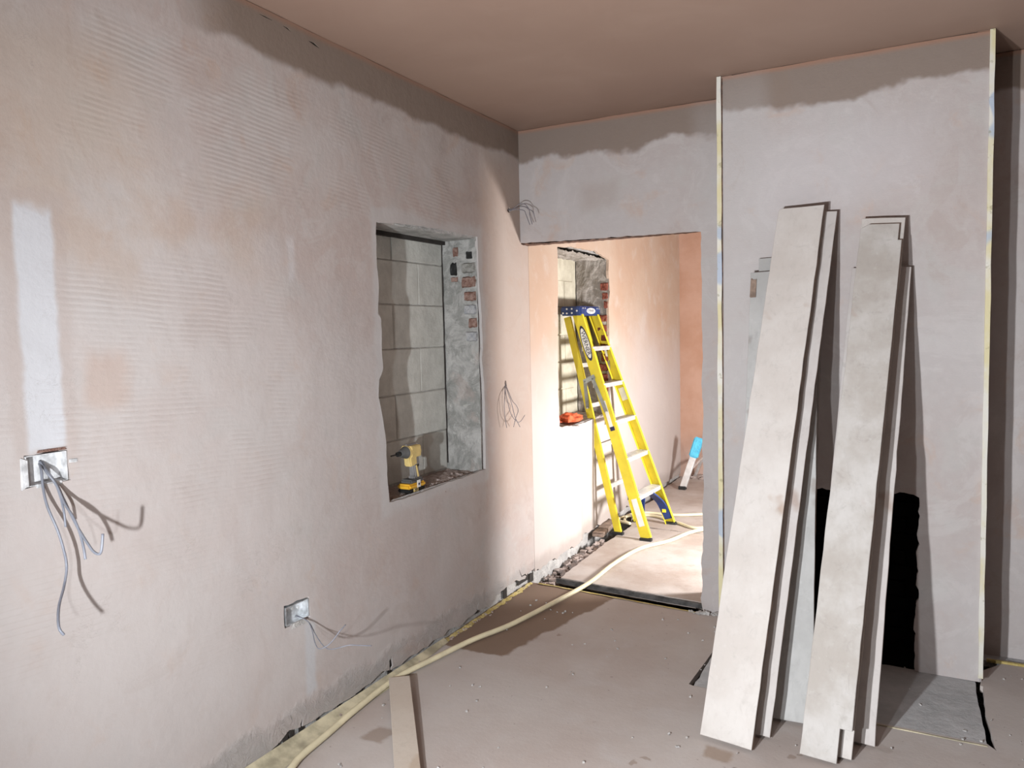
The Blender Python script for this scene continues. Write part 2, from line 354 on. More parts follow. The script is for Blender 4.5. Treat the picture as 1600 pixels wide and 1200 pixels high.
def sheet(outer, holes, to3, grid=.08, disp=0, seed=0, rim=None, extra=()):
    """triangulated wall sheet with ragged holes; rim(v2) gives the 3D point of the plaster edge's back"""
    V = [];  E = []
    loops = [outer]+list(holes)
    idx = []
    for lp in loops:
        s = len(V); V += [Vector((p[0],p[1])) for p in lp]; n = len(lp); E += [(s+i, s+(i+1)%n) for i in range(n)]; idx.append((s,n))
    xs = [p[0] for p in outer]; ys = [p[1] for p in outer]
    rr = random.Random(seed); gx = int((max(xs)-min(xs))/grid)+1; gy = int((max(ys)-min(ys))/grid)+1
    for i in range(1,gx):
        for j in range(1,gy):
            p = Vector((min(xs)+i*grid+rr.uniform(-.2,.2)*grid, min(ys)+j*grid+rr.uniform(-.2,.2)*grid))
            if inside(outer,*p) and not any(inside(h,*p) for h in holes): V.append(p)
    for a, b in extra: s = len(V); V += [Vector(a),Vector(b)]; E.append((s,s+1))
    ov, oe, of, vi, ei, fi = delaunay_2d_cdt(V, E, [], 0, 1e-6)
    bm = bmesh.new(); bv = []
    for p in ov:
        q = Vector(to3(p.x,p.y)); e = 0
        if disp: q += Vector(to3(p.x,p.y,1))*disp*(mn.noise(Vector((p.x*2.2,p.y*2.2,seed)))+.4*mn.noise(Vector((p.x*7,p.y*7,seed+5))))
        bv.append(bm.verts.new(q))
    for f in of:
        c = sum((ov[i] for i in f), Vector((0,0)))/len(f)
        if inside(outer,*c) and not any(inside(h,*c) for h in holes):
            try: bm.faces.new([bv[i] for i in f]).smooth = True
            except ValueError: pass
    if rim:
        for e in [e for e in bm.edges if len(e.link_faces)==1]:
            a, b = e.verts
            bm.faces.new((bm.verts.new(a.co), bm.verts.new(b.co), bm.verts.new(b.co+Vector(rim)), bm.verts.new(a.co+Vector(rim))))
    bmesh.ops.delete(bm, geom=[v for v in bm.verts if not v.link_faces], context='VERTS')
    bmesh.ops.recalc_face_normals(bm, faces=bm.faces)
    return bm
def rough_patch(fn, nu, nv, amp, seed, freq=14):
    """grid surface fn(u,v)->(point, normal) with noise"""
    bm = bmesh.new(); g = []
    for i in range(nu+1):
        row = []
        for j in range(nv+1):
            p, n = fn(i/nu, j/nv); p = Vector(p); n = Vector(n)
            h = mn.noise(p*freq+Vector((seed,0,0)))+.6*mn.noise(p*freq*2.4+Vector((0,seed,0)))
            row.append(bm.verts.new(p+n*h*amp))
        g.append(row)
    for i in range(nu):
        for j in range(nv): bm.faces.new((g[i][j],g[i+1][j],g[i+1][j+1],g[i][j+1])).smooth = False
    return bm

H = 2.645
RX = 5.0; RY = -8.0
# ------------------------------------------------------------------ LEFT WALL with blocked window recess
WL = lambda y, z, n=0: (1,0,0) if n else (0,y,z)
def zp(zx, zy, X=0): p = at(560+zx/2.5, 320+zy/2.5, 0, X); return (p.y, p.z)
left_px = [(68,66),(72,230),(80,330),(77,425),(89,445),(92,560),(97,640),(80,685),(77,750),(95,850),(105,900),(112,1050),(122,1162)]
bot_px = [(180,1148),(238,1128),(300,1106),(350,1084),(425,1060),(496,1032)]
right_px = [(496,950),(495,850),(490,700),(481,600),(486,560),(481,450),(471,300),(466,125)]
top_px = [(330,96),(200,76)]
hole1 = jag([zp(*p) for p in left_px+bot_px+right_px+top_px], .025, .0028, 3, True, 22)
def rect(u0,u1,v0,v1): return [(u0,v0),(u1,v0),(u1,v1),(u0,v1)]
def hole_at(y, z, r, seed, sx=1): 
    rr = random.Random(seed); return [(y+sx*r*rr.uniform(.6,1.1)*math.cos(a), z+r*rr.uniform(.6,1.1)*math.sin(a)) for a in [2*math.pi*k/9 for k in range(9)]]
# foot of the plaster: ragged line with bites
foot = []; yy = RY; rr = random.Random(4)
while yy < .02:
    z = .030 + .022*mn.noise(Vector((yy*6,0,0))) + (.035*max(0,mn.noise(Vector((yy*11,5,0)))))+rr.uniform(-.008,.008)
    if yy > -.45: z += .03
    foot.append((yy, max(.006,z))); yy += .03+rr.uniform(0,.025)
foot.append((.10,.07))
topl = jag([(.10,H-.002),(RY,H-.002)], .05, .002, 9, False, 9)
outer = foot+[tuple(p) for p in topl]
box1 = [(-2.828,1.128),(-2.712,1.128),(-2.712,1.212),(-2.828,1.212)]
box2 = [(-1.952,.440),(-1.822,.436),(-1.822,.518),(-1.950,.524)]
bite1 = [tuple(at(*p,0,0))[1:] for p in [(552,1098),(556,1084),(563,1079),(568,1076),(563,1090),(556,1101)]]
bite2 = [tuple(at(*p,0,0))[1:] for p in [(608,1032),(612,1026),(614,1040),(609,1048)]]
def slit(pts, wd):
    P = [Vector(at(x,y,0,0)).yz for x,y in pts]; L_=[]; R_=[]
    for i,p in enumerate(P):
        d = (P[min(i+1,len(P)-1)]-P[max(i-1,0)]).normalized(); n_ = Vector((-d.y,d.x)); e = 1.7*wd*(.25 if i in (0,len(P)-1) else 1)
        L_.append(p+n_*e); R_.append(p-n_*e*.8)
    return [tuple(p) for p in L_+R_[::-1]]
za = lambda L: [(380+a/5,1040+b/5) for a,b in L]
zb = lambda L: [(700+a*.2688,780+b*.2688) for a,b in L]
SL = [slit(za(q),w_) for q,w_ in [([(215,525),(210,560),(205,600)],.0016),([(285,575),(272,640),(245,690)],.0022),([(350,510),(338,550),(330,595)],.0024),([(400,470),(410,440),(422,405)],.0012),
    ([(392,480),(388,540),(392,600)],.002),([(470,410),(457,455),(456,522)],.0042),([(590,350),(592,420),(597,480)],.0016),([(552,480),(530,510),(515,548)],.003),([(620,478),(612,500),(603,535)],.0022),
    ([(372,385),(385,425),(392,445)],.001),([(1150,0),(1152,30),(1142,62)],.0030),([(820,110),(808,150),(812,190)],.0012),([(1000,20),(990,60),(985,90)],.0012),([(760,240),(752,290),(757,330)],.0010),([(690,430),(682,450),(680,470)],.003)]]
SL += [slit(zb(q),w_) for q,w_ in [([(412,410),(428,450),(450,438),(470,462)],.003),([(482,440),(487,462),(500,470)],.004),([(382,445),(376,462)],.002),([(252,555),(243,600)],.003),([(178,600),(168,640),(180,655)],.003),([(322,505),(300,520)],.002),([(345,500),(330,545),(335,570)],.0018),([(215,560),(225,600)],.002)]]
SL += [slit(q,w_) for q,w_ in [([(405,22),(415,27),(425,32)],.0016),([(443,41),(450,45),(455,50)],.0022),([(483,64),(492,69),(500,75)],.0035)]]
holes = SL+[hole1, jag(box1,.02,.004,2,True), jag(box2,.02,.003,5,True), hole_at(-.134,2.182,.020,3), hole_at(-.219,1.215,.020,4,.7), bite1, bite2]
wall_left = struct('wall_left', sheet(outer, holes, WL, .06, .006, 1, (-.016,0,0)), M['left'])
struct('masonry_backing', sheet(rect(RY,.10,-.05,H), [rect(-1.36,-.478,.772,1.99), rect(-2.83,-2.71,1.126,1.214), rect(-1.954,-1.82,.434,.526)],
        lambda y,z,n=0: (1,0,0) if n else (-.018,y,z), .05, .005, 6), M['masonry'], wall_left)
bm = bmesh.new()
for h_ in SL+[bite1,bite2]:
    ys = [p[0] for p in h_]; zs = [p[1] for p in h_]; add_box(bm, (-.0075,(min(ys)+max(ys))/2,(min(zs)+max(zs))/2), (.003,max(ys)-min(ys)+.008,max(zs)-min(zs)+.008))
tag(obj('crack_shade', bm, M['cavity'], wall_left), kind='stuff')  # dark boxes just behind the slits paint the shade inside the cracks
# recess 1
win1 = struct('window_1', bx(-.45,-.229,-1.42,-.40,.60,2.15), M['mortar'])
zc = [.770,.982,1.205,1.431,1.648,1.862,1.982]
bi = 0
for ci in range(6):
    z0, z1 = zc[ci]+.003, zc[ci+1]-.003
    js = [-1.42,-1.155,-.717,-.489] if ci%2==0 else [-1.42,-1.36,-.935,-.489]
    for a, b in zip(js, js[1:]):
        if b-a < .03: continue
        obj('concrete_block', chunk((-.238,(a+b)/2,(z0+z1)/2), (.026+.004*(bi%2), b-a-.005, z1-z0), bi, .02, None, .12), M['block'], win1); bi += 1
obj('lintel', chunk((-.13,-.92,2.05), (.20,.98,.122), 5, .02), M['render'], win1)
obj('top_shade_strip', bx(-.226,-.200,-1.36,-.49,1.970,1.989), M['cavity'], win1)  # solid black strip painting the shade between top course and soffit
obj('corner_shade_strip', bx(-.226,-.219,-.494,-.487,.80,1.98), M['cavity'], win1)  # thin black strip painting the shade down the recess corner
obj('jamb', bx(-.27,-.012,-1.46,-1.36,.72,2.02), M['render'], win1)
obj('jamb', rough_patch(lambda u,v: ((-.235+.225*u,-.487,.74+1.27*v),(0,-1,0)), 16, 60, .006, 3), M['render'], win1)
# exposed bricks in the outer strip of the right jamb, two more by the back
def old_brick(c, sx, sz, dy, seed):
    # exposed brick end: worn outline, rough face
    def fn(u, v):
        e = 1-.10*abs(mn.noise(Vector((seed*3.1, v*3, 0))))*2; f_ = 1-.12*abs(mn.noise(Vector((u*3, seed*2.3, 4))))*2
        q = min(min(u,1-u),min(v,1-v))
        return ((c[0]+(u-.5)*sx*e, c[1]-(dy if q > .01 else -.012), c[2]+(v-.5)*sz*f_+.004*mn.noise(Vector((u*4,seed,1)))), (0,-1,0))
    return rough_patch(fn, 10, 7, .0035, seed, 40)
for k, (z0, z1, m, x0, x1, pr_) in enumerate([(1.885,1.930,'tblack',-.075,-.035,.002),(1.812,1.872,'brickgrey',-.105,-.014,.008),(1.735,1.800,'brick',-.107,-.012,.009),(1.665,1.722,'brick',-.095,-.012,.007),
        (1.592,1.655,'brickblue',-.098,-.012,.006),(1.525,1.583,'brick',-.070,-.012,.004),(1.452,1.512,'brickblue',-.088,-.012,.007),(1.90,1.960,'brick',-.155,-.118,.003),(1.770,1.80,'brick',-.170,-.125,.004),(1.80,1.880,'tblack',-.175,-.13,.002)]):
    obj('brick', old_brick(((x0+x1)/2,-.492,(z0+z1)/2), x1-x0, z1-z0, pr_, 40+k), M[m], win1)
def sillf(u,v):
    y = -1.37+.89*u; x = -.24+.237*v
    return ((x,y,.764-.034*v**6),(0,0,1))
obj('sill', rough_patch(sillf, 70, 22, .007, 8, 30), M['sill'], win1)
# crumbs of plaster along the sill's broken edge
bm = bmesh.new(); rr = random.Random(3)
for k in range(420):
    y = rr.uniform(-1.28,-.5); x = -abs(rr.gauss(0,.035)); s = rr.uniform(.003,.013)*(.6 if x > -.006 else 1)
    if -1.19 < y < -.93 and x < -.012: continue
    v = add_box(bm, (x-.004,y,.765-.034*max(0,(x+.24)/.237)**6+s*.2), (s,s*rr.uniform(.7,1.6),s*.8), Matrix.Rotation(rr.uniform(0,3),3,'Z'))
tag(obj('plaster_crumb', bm, M['sill'], win1), kind='stuff')

# ------------------------------------------------------------------ BACK WALL with doorway, chimney breast, alcove
BK = lambda x, z, n=0: (0,-1,0) if n else (x,0,z)
jr = [(at(px,py,1,0).x, at(px,py,1,0).z) for px,py in [(1098,952),(1095,935),(1098,915),(1096,880),(1099,840),(1097,800),(1100,760),(1097,700),(1099,640),(1096,600),(1098,560),(1096,500),(1097,440),(1095,400),(1095,362)]]
jr = [(x,z) for x,z in jag(jr,.03,.004,2,False,30)]
lint = [tuple(p) for p in jag([(jr[-1][0],1.994),(.0,2.010)], .03,.003,4,False,30)][1:]
outer = [(RX,-.02),(RX,H-.004)]+[tuple(p) for p in jag([(RX,H-.002),(0,H-.002)],.05,.002,5,False,9)][1:]+[(0,2.012)]+lint[::-1][1:]+[tuple(p) for p in jr[::-1]]+[(jr[0][0]+.01,-.02)]
wall_back = struct('wall_back', sheet(outer, [], BK, .09, .004, 11, (0,.014,0)), M['back'])
obj('doorway_return', bx(jr[-1][0]+.012,RX,.010,.34,-.3,H), M['masonry'], wall_back)
obj('lintel', bx(0,jr[-1][0]+.02,.010,.10,2.006,H), M['crack'], wall_back)
obj('lintel_edge', rough_patch(lambda u,v: ((jr[-1][0]*u,.012+.088*v,2.003-.004*math.sin(u*3)),(0,0,-1)), 60, 6, .004, 4, 40), M['crack'], wall_back)
CX0, CX1, CY = 1.205, 2.284, -.33
fo = jag([(1.44,.0),(1.44,.768),(2.022,.773),(2.040,.76),(2.043,.66),(2.036,.50),(2.042,.34),(2.030,.2),(2.034,.0)], .018,.008,8,False,47)
outer = [(CX0+.02,0.0)]+[tuple(p) for p in fo]+[(CX1-.010,0.0),(CX1-.010,H-.006)]+[tuple(p) for p in jag([(CX1-.02,H-.002),(CX0+.02,H-.002)],.05,.002,15,False,9)][1:]
br = struct('wall_chimney_breast', sheet(outer, [], lambda x,z,n=0: (0,-1,0) if n else (x,CY,z), .09, .004, 15, (0,.03,0)), M['back'])
bm = bx(CX0+.005,CX0+.06,CY+.004,.02,-.02,H); add_box(bm,((CX1-.06+CX1-.005)/2,(CY+.024)/2,H/2),(.055,.345,H)); obj('return_face', bm, M['back'], br)
bm = bmesh.new()   # fireplace chamber
for b in [(1.36,1.425,CY+.028,-.01,-.02,.85),(2.048,2.11,CY+.028,-.01,-.02,.85),(1.36,2.11,CY+.028,-.01,.785,.85),(1.36,2.11,-.022,-.004,-.02,.85)]:
    add_box(bm, ((b[0]+b[1])/2,(b[2]+b[3])/2,(b[4]+b[5])/2), (b[1]-b[0],b[3]-b[2],b[5]-b[4]))
obj('fireplace_chamber', bm, M['soot'], br)
obj('fireplace_floor', rough_patch(lambda u,v: ((1.42+.63*u,CY+.02+.29*v,.006),(0,0,1)), 20,16,.004,3), M['soot'], br)
rr = random.Random(5)   # sooty bricks of the chamber's back
for r_ in range(10):
    for c_ in range(3):
        x = 1.44+c_*.225+(.11 if r_%2 else 0)
        if x+.2 < 2.12: obj('brick', chunk((x+.105,-.028,.04+r_*.075), (.212,.02,.064), r_*7+c_, .1), M['soot'], br)
def batten_bm(x0,x1,y0,y1,z0,z1,seed):
    bm = bmesh.new(); n = 40; g = []
    for i in range(n+1):
        z = z0+(z1-z0)*i/n; d = .0035*mn.noise(Vector((seed,z*5,0))); e = .0035*mn.noise(Vector((seed+3,z*6,0)))
        g.append([bm.verts.new(p) for p in ((x0+d,y0,z),(x1+e,y0,z),(x1+e,y1,z),(x0+d,y1,z))])
    for a, b in zip(g,g[1:]):
        for k in range(4): bm.faces.new((a[k],a[(k+1)%4],b[(k+1)%4],b[k]))
    bm.faces.new(g[0][::-1]); bm.faces.new(g[-1]); return bm
struct('trim_1', batten_bm(CX0-.004,CX0+.016,CY-.012,CY+.02,.02,H-.002,1), M['bead'])
struct('trim_2', batten_bm(CX1-.018,CX1,CY-.010,CY+.02,.02,H-.002,5), M['bead'])
obj('mitre_line', bx(CX0+.017,CX0+.020,CY-.003,CY+.01,0,H-.01), M['crack'], br)

# ------------------------------------------------------------------ rest of the shell
struct('ceiling', rough_patch(lambda u,v: ((-.1+(RX+.2)*u,RY+(-RY+.36)*v,H),(0,0,-1)), 20,40,.002,2,1.5), M['ceil'])
struct('wall_right', bx(RX,RX+.1,RY,.34,-.1,H), M['dimwall'])  # walls out of view get a made-up dark finish to cut bounced light
struct('wall_front', bx(-.1,RX+.1,RY-.1,RY,-.1,H), M['dimwall'])
# floor: main slab as one sheet with a notch for the hearth
HX0, HX1, HY = 1.213, 2.262, -.862
outer = [(-.06,RY),(RX,RY),(RX,-.075),(CX1+.10,-.075),(CX1+.01,-.20),(CX1-.012,CY-.035)]+\
    [tuple(p) for p in jag([(HX1+.020,CY-.04),(HX1+.012,-.62),(HX1+.026,-.90)],.03,.004,3,False,25)]+[(HX1,HY-.004),(HX0-.002,HY-.004),(HX0-.022,HY+.004),(HX0-.012,-.62),(HX0-.004,CY-.02),(CX0-.02,CY-.01),(CX0-.04,-.045)]+\
    [tuple(p) for p in jag([(1.04,-.040),(.066,.047),(-.06,.055)],.03,.004,6,False,25)]
floor = struct('floor', sheet(outer, [], lambda x,y,n=0: (0,0,1) if n else (x,y,0), .12, .004, 21, (0,0,-.028)), M['floor'])
obj('cavity_floor', bx(-.3,RX,RY,4.2,-.40,-.34), M['cavity'], floor)
obj('hearth_slab', sheet([tuple(p) for p in jag([(HX0,HY),(HX1,HY-.02),(HX1-.006,-.6),(HX1-.006,-.31),(HX0,-.31)],.04,.003,5,True,20)], [], lambda x,y,n=0: (0,0,1) if n else (x,y,-.001), .1,.003,5,(0,0,-.03)), M['hearth'], floor)
obj('hearth_sub_base', bx(1.3,2.2,-.8,-.02,-.3,-.03), M['cavity'], floor)
obj('alcove_slab', bx(CX1+.012,RX,-.073,.02,-.03,-.002), M['hearth'], floor)
# slabs of the far room, gap at the threshold
def slab(pts, seed, mat, z=0, th=.045):
    return sheet([tuple(p) for p in jag(pts,.03,.006,seed,True,16)], [], lambda x,y,n=0: (0,0,1) if n else (x,y,z), .1,.004,seed,(0,0,-th))
s1 = obj('floor_slab', slab([(.125,.196),(1.02,.128),(1.9,.100),(1.9,1.50),(.115,1.52),(.10,1.0)],4,0), M['ffloor'], floor)
obj('floor_slab', slab([(.115,1.535),(1.9,1.515),(1.9,2.6),(.02,2.6),(-.04,2.0)],5,0), M['ffloor'], floor)
obj('floor_slab', slab([(-.05,2.615),(1.9,2.615),(1.9,3.6),(-.07,3.6)],6,0), M['ffloor'], floor)
obj('slab_edge', bar((.10,.188,-.018),(1.05,.116,-.018),(0,0,1),.028,.012), M['board'], s1)
obj('floor_slab', slab([(1.915,.36),(2.95,.36),(2.95,3.6),(1.915,3.6)],7,0), M['ffloor'], floor)
# ------------------------------------------------------------------ far room walls
def farX(y, z):
    if z < .86: return 0 if y < .85 else -.07
    return 0 if y < .5 else (-.07 if y > 1.6 else -.07*(y-.5)/1.1)
W2 = [(at(872,392,0,0).y,2.035),(.495,1.5),(.490,.885),(.86,.845),(.95,.84),(1.3,.85),(1.60,.87),(1.612,1.3),(1.60,1.70),(1.635,1.80),(1.60,1.92),(1.615,2.04),(1.3,2.075),(.8,2.06)]
h2 = [tuple(p) for p in jag(W2,.03,.006,12,True,18)]
foot = [( .10+.04*i, .05+.035*mn.noise(Vector((i*.7,3,0)))) for i in range(19)]+[(.8485,.05),(.8515,.05)]+[(.88+.06*i,.035+.03*mn.noise(Vector((i*.8,9,0)))) for i in range(45)]
foot = [f for f in foot if f[0] < 3.56]
outer = foot+[(3.6,.03),(3.6,H),(.10,H)]
wfl = struct('wall_far_left', sheet(outer, [h2], lambda y,z,n=0: (1,0,0) if n else (farX(y,z),y,z), .07, .005, 31, (-.02,0,0), [((.8485,.08),(.8485,.80)),((.8515,.08),(.8515,.80))]), M['far'])
obj('masonry_backing', sheet(rect(.10,3.62,-.3,H), [rect(.47,1.64,.86,2.06)], lambda y,z,n=0: (1,0,0) if n else (-.022-(.07 if y>.85 else 0),y,z), .06, .012, 36), M['masonry'], wfl)
win2 = struct('window_2', bx(-.50,-.348,.40,1.75,.70,2.2), M['cream'])
k = 0
for ci in range(6):
    z0 = .86+ci*.205; js = [.42,.78,1.17,1.545] if ci%2 else [.42,.60,.99,1.38,1.545]
    for a, b in zip(js, js[1:]):
        obj('concrete_block', chunk((-.356,(a+b)/2,z0+.1), (.03,b-a-.008,.197), 60+k, .02), M['cream'], win2); k += 1
obj('lintel', chunk((-.25,1.05,2.125), (.28,1.16,.10), 5, .05), M['frender'], win2)
obj('lintel_edge', rough_patch(lambda u,v: ((-.36+.27*v,.46+1.155*u,2.045),(0,0,-1)), 50,12,.016,4,20), M['frender'], win2)
obj('jamb', bx(-.38,-.03,.40,.475,.80,2.1), M['frender'], win2)
obj('jamb', rough_patch(lambda u,v: ((-.34+.27*u,1.612,.82+1.27*v),(0,-1,0)), 16, 60, .009, 13), M['frender'], win2)
for kk, (z0,z1,x0,x1) in enumerate([(1.80,1.865,-.14,-.075),(1.735,1.79,-.125,-.075),(1.66,1.725,-.11,-.075),(1.56,1.62,-.16,-.08),(1.485,1.545,-.17,-.08),(1.41,1.47,-.14,-.08),(1.33,1.40,-.16,-.08),(1.255,1.32,-.14,-.08),(1.18,1.24,-.16,-.08),(1.10,1.165,-.14,-.08),(1.02,1.085,-.15,-.08)]):
    obj('brick', old_brick(((x0+x1)/2,1.602,(z0+z1)/2), x1-x0, z1-z0, .006, 80+kk), M['rbrick'], win2)
obj('sill', rough_patch(lambda u,v: ((-.36+.355*v-(.07*v if u>.33 else 0),.47+1.16*u,.862-.01*v),(0,0,1)), 50,16,.009,18,25), M['sill'], win2)
struct('wall_far_back', rough_patch(lambda u,v: ((-.12+3.2*u,3.60,-.05+(H+.05)*v),(0,-1,0)), 40,30,.004,8,3), M['farback'])
struct('wall_far_right', bx(3.0,3.1,.34,3.7,-.1,H), M['far'])
struct('ceiling_far', bx(-.1,3.1,.10,3.7,H,H+.06), M['ceil'])
# rubble at the feet of the walls
def rubble(name, n, fn, mat, s0, s1, seed, parent):
    bm = bmesh.new(); rr = random.Random(seed)
    for i in range(n):
        p = fn(rr); s = rr.uniform(s0,s1)
        R = Matrix.Rotation(rr.uniform(0,6),3,'Z') @ Matrix.Rotation(rr.uniform(-.6,.6),3,'X')
        v = add_box(bm, (p[0],p[1],p[2]+s*.3), (s*rr.uniform(.7,1.5),s,s*rr.uniform(.5,.9)), R)
        for q in v: q.co += Vector((rr.uniform(-1,1),rr.uniform(-1,1),rr.uniform(-1,1)))*s*.18
    return tag(obj(name, bm, mat, parent), kind='stuff')
rubble('rubble', 170, lambda r: (r.uniform(.0,.10),r.uniform(.12,1.15),-.07+r.uniform(0,.04)), M['sill'], .010,.038, 1, floor)
rubble('rubble', 240, lambda r: (abs(r.gauss(0,.012))+.004,r.uniform(-2.9,.05),0), M['sill'], .003,.011, 2, floor)
rubble('grit', 130, lambda r: (r.uniform(.1,2.6),r.uniform(-2.0,-.1),.001), M['masonry'], .003,.009, 3, floor)
rubble('rubble', 120, lambda r: (r.uniform(.05,1.4),3.58-abs(r.gauss(0,.05)),0), M['sill'], .01,.05, 4, floor)
rubble('rubble', 40, lambda r: (1.06+r.gauss(0,.03),-.03-abs(r.gauss(0,.02)),0), M['masonry'], .005,.02, 5, floor)
bm = chunk((-.035,1.36,.012),(.085,.42,.03),3,.1,Matrix.Rotation(.12,3,'Z')); obj('edge_board', bm, M['offcut'], floor)
# membrane strip along the foot of the left wall, foam beyond
bm = bmesh.new(); g = []
for i in range(71):
    y = -2.35+i*.0205; u = i/70; wd = .085*(1-u)**1.1+.018+.006*mn.noise(Vector((y*8,0,0)))
    z = .001+.002*abs(mn.noise(Vector((y*5,3,1))))
    g.append([bm.verts.new(p) for p in ((.001,y,.030-.012*u),(.012,y,.012+z),(wd*.55+.012,y,.002+z),(wd+.012,y,.003))])
for a,b in zip(g,g[1:]):
    for k in range(3): bm.faces.new((a[k],a[k+1],b[k+1],b[k])).smooth = True
tag(obj('membrane_strip', bm, M['membrane']), 'yellowish grey membrane strip turned up at the foot of the left wall', 'membrane')
bm = rough_patch(lambda u,v: ((.002+.030*v*(.55+.9*abs(mn.noise(Vector((u*14,0,2))))),-.93+.96*u,.010-.008*v),(0,0,1)), 110,6,.005,3,30)
tag(obj('foam_strip', bm, M['foam']), 'ragged yellow foam strip between the brown stain on the floor and the left wall', 'foam')
bm = bmesh.new(); g = []
for i in range(41):
    x = .05+.98*i/40; y = .045-.087*(i/40)+.003*mn.noise(Vector((x*20,0,0))); g.append([bm.verts.new((x,y-.010-.003*math.sin(i),.0035)),bm.verts.new((x,y+.002,.0045)),bm.verts.new((x,y+.003,-.006))])
for a,b in zip(g,g[1:]):
    for k in range(2): bm.faces.new((a[k],a[k+1],b[k+1],b[k]))
obj('edge_foam', bm, M['foam'], floor)
obj('joint_line', bx(HX0+.25,HX1,HY-.026,HY-.020,-.004,.0030), M['membrane'], floor)
obj('edge_foam', bar((CX1+.03,-.085,.004),(CX1+.45,-.085,.004),(0,0,1),.012,.014), M['foam'], floor)

# ------------------------------------------------------------------ PLANKS
def plank(base, top, wdir, w, t, mat, label, seed, notches=(), parent=None, name='wooden_plank'):
    """base/top: centre of the FRONT face at its lower and upper end"""
    base = Vector(base); top = Vector(top); d = top-base; L = d.length; d.normalize()
    wv = Vector(wdir); wv = (wv-d*wv.dot(d)).normalized(); nv = wv.cross(d).normalized()   # nv points to the room (-Y)
    if nv.y > 0: nv = -nv
    P = [(-w/2,0),(w/2,0),(w/2,L),(-w/2,L)]
    # outline with notches cut from corners: (corner, dx, dz)
    for c,dx,dz in notches:
        if c == 'br': P = P[:1]+[(w/2-dx,0),(w/2-dx,dz),(w/2,dz)]+P[2:]
        if c == 'tr': i = [q for q in range(len(P)) if P[q]==(w/2,L)][0]; P = P[:i]+[(w/2,L-dz),(w/2-dx,L-dz),(w/2-dx,L)]+P[i+1:]
        if c == 'tl': i = [q for q in range(len(P)) if P[q]==(-w/2,L)][0]; P = P[:i]+[(-w/2+dx,L),(-w/2,L-dz)]+P[i+1:]
    O = jag(P, .07, .0016, seed, True, 12)
    bm = bmesh.new()
    zmin = 0
    fr = [bm.verts.new(wv*p[0]+d*p[1]) for p in O]; bk = [bm.verts.new(wv*p[0]+d*p[1]-nv*t) for p in O]
    f1 = bm.faces.new(fr); f2 = bm.faces.new(bk[::-1]); n = len(O)
    for j in range(n): bm.faces.new((fr[j],bk[j],bk[(j+1)%n],fr[(j+1)%n]))
    bmesh.ops.recalc_face_normals(bm, faces=bm.faces)
    for f in bm.faces:
        if f is not f1 and f is not f2: f.material_index = 1  # side faces: raw brown wood, coloured darker for their shaded look
    lo = min((base+v.co).z for v in bm.verts)
    bmesh.ops.bevel(bm, geom=list(f1.edges)+list(f2.edges), offset=.0016, segments=1, affect='EDGES')
    bmesh.ops.triangulate(bm, faces=[f for f in bm.faces if len(f.verts)>4])
    o = obj(name, bm, mat, mats=[mat, M['edgewood']]); o.location = base-Vector((0,0,lo-.0005))
    return tag(o, label, 'plank')
P_=Vector
g = 'planks leaning on the chimney breast'
pl_ = []
pl_.append(plank((1.432,-1.270,.0),(1.5765,-.412,2.00),(1,-.12,0),.190,.024,M['plankA'],'broad pale plank, frontmost and leftmost of those leaning on the chimney breast',1,[('tl',.006,.014)]))
pl_.append(plank((1.480,-1.165,.0),(1.628,-.374,1.975),(1,-.02,0),.180,.026,M['plankB'],'pinkish plank directly behind the broad pale leftmost plank, showing as a strip to its right',2))
pl_.append(plank((1.555,-1.02,.0),(1.505,-.402,1.735),(1,-.02,0),.285,.020,M['plankC'],'wide grey plank standing steeper behind the left pair, brown stain at its low top corner',3))
pl_.append(plank((1.545,-.94,.0),(1.525,-.353,1.80),(1,0,0),.270,.020,M['plankC'],'grey plank hindmost of the left stack, its top corner just above the brown stained one',4))
pl_.append(plank((1.759,-1.246,.0),(1.893,-.424,1.898),(1,-.01,0),.157,.026,M['plankD'],'mottled plank in front on the right, notched at its top right and bottom right corners',5,[('tl',.030,.020),('tr',.014,.075),('br',.038,.115)]))
pl_.append(plank((1.762,-1.195,.0),(1.897,-.388,1.925),(1,0,0),.163,.022,M['plankA'],'tall pale plank right behind the notched mottled plank, rising just above it',6))
pl_.append(plank((1.797,-1.070,.0),(1.889,-.366,1.722),(1,-.02,0),.226,.026,M['plankB'],'shorter wide plank hindmost on the right, its edge lit beside the black fireplace',7))
bm = chunk(Vector((1.379,-.4285,1.672)),(.024,.006,.085),4,.35,Matrix.Rotation(-.342,3,'X')); obj('brown_stain_chip', bm, M['offcut'], pl_[2])
for o in pl_: o['group'] = g
for c_ in (): pass
# brown stain patch on the grey plank's corner is a chip of darker timber
lb = plank(P_((.268,-1.650,.0)),P_((.268,-1.65,.5)),(1,0,0),.1,.02,M['batten'],'x',9) ; bpy.data.objects.remove(lb)
bm = bmesh.new(); a = Vector((.096,-1.408,.0415)); b = Vector((.80,-2.29,.0105)); add_bar(bm, a, b, (1,.8,0), .088, .018)
bmesh.ops.bevel(bm, geom=bm.edges[:], offset=.0015, segments=1, affect='EDGES')
tag(obj('timber_board', bm, M['batten']), 'narrow clean pine board lying on the floor beside the left wall', 'plank')

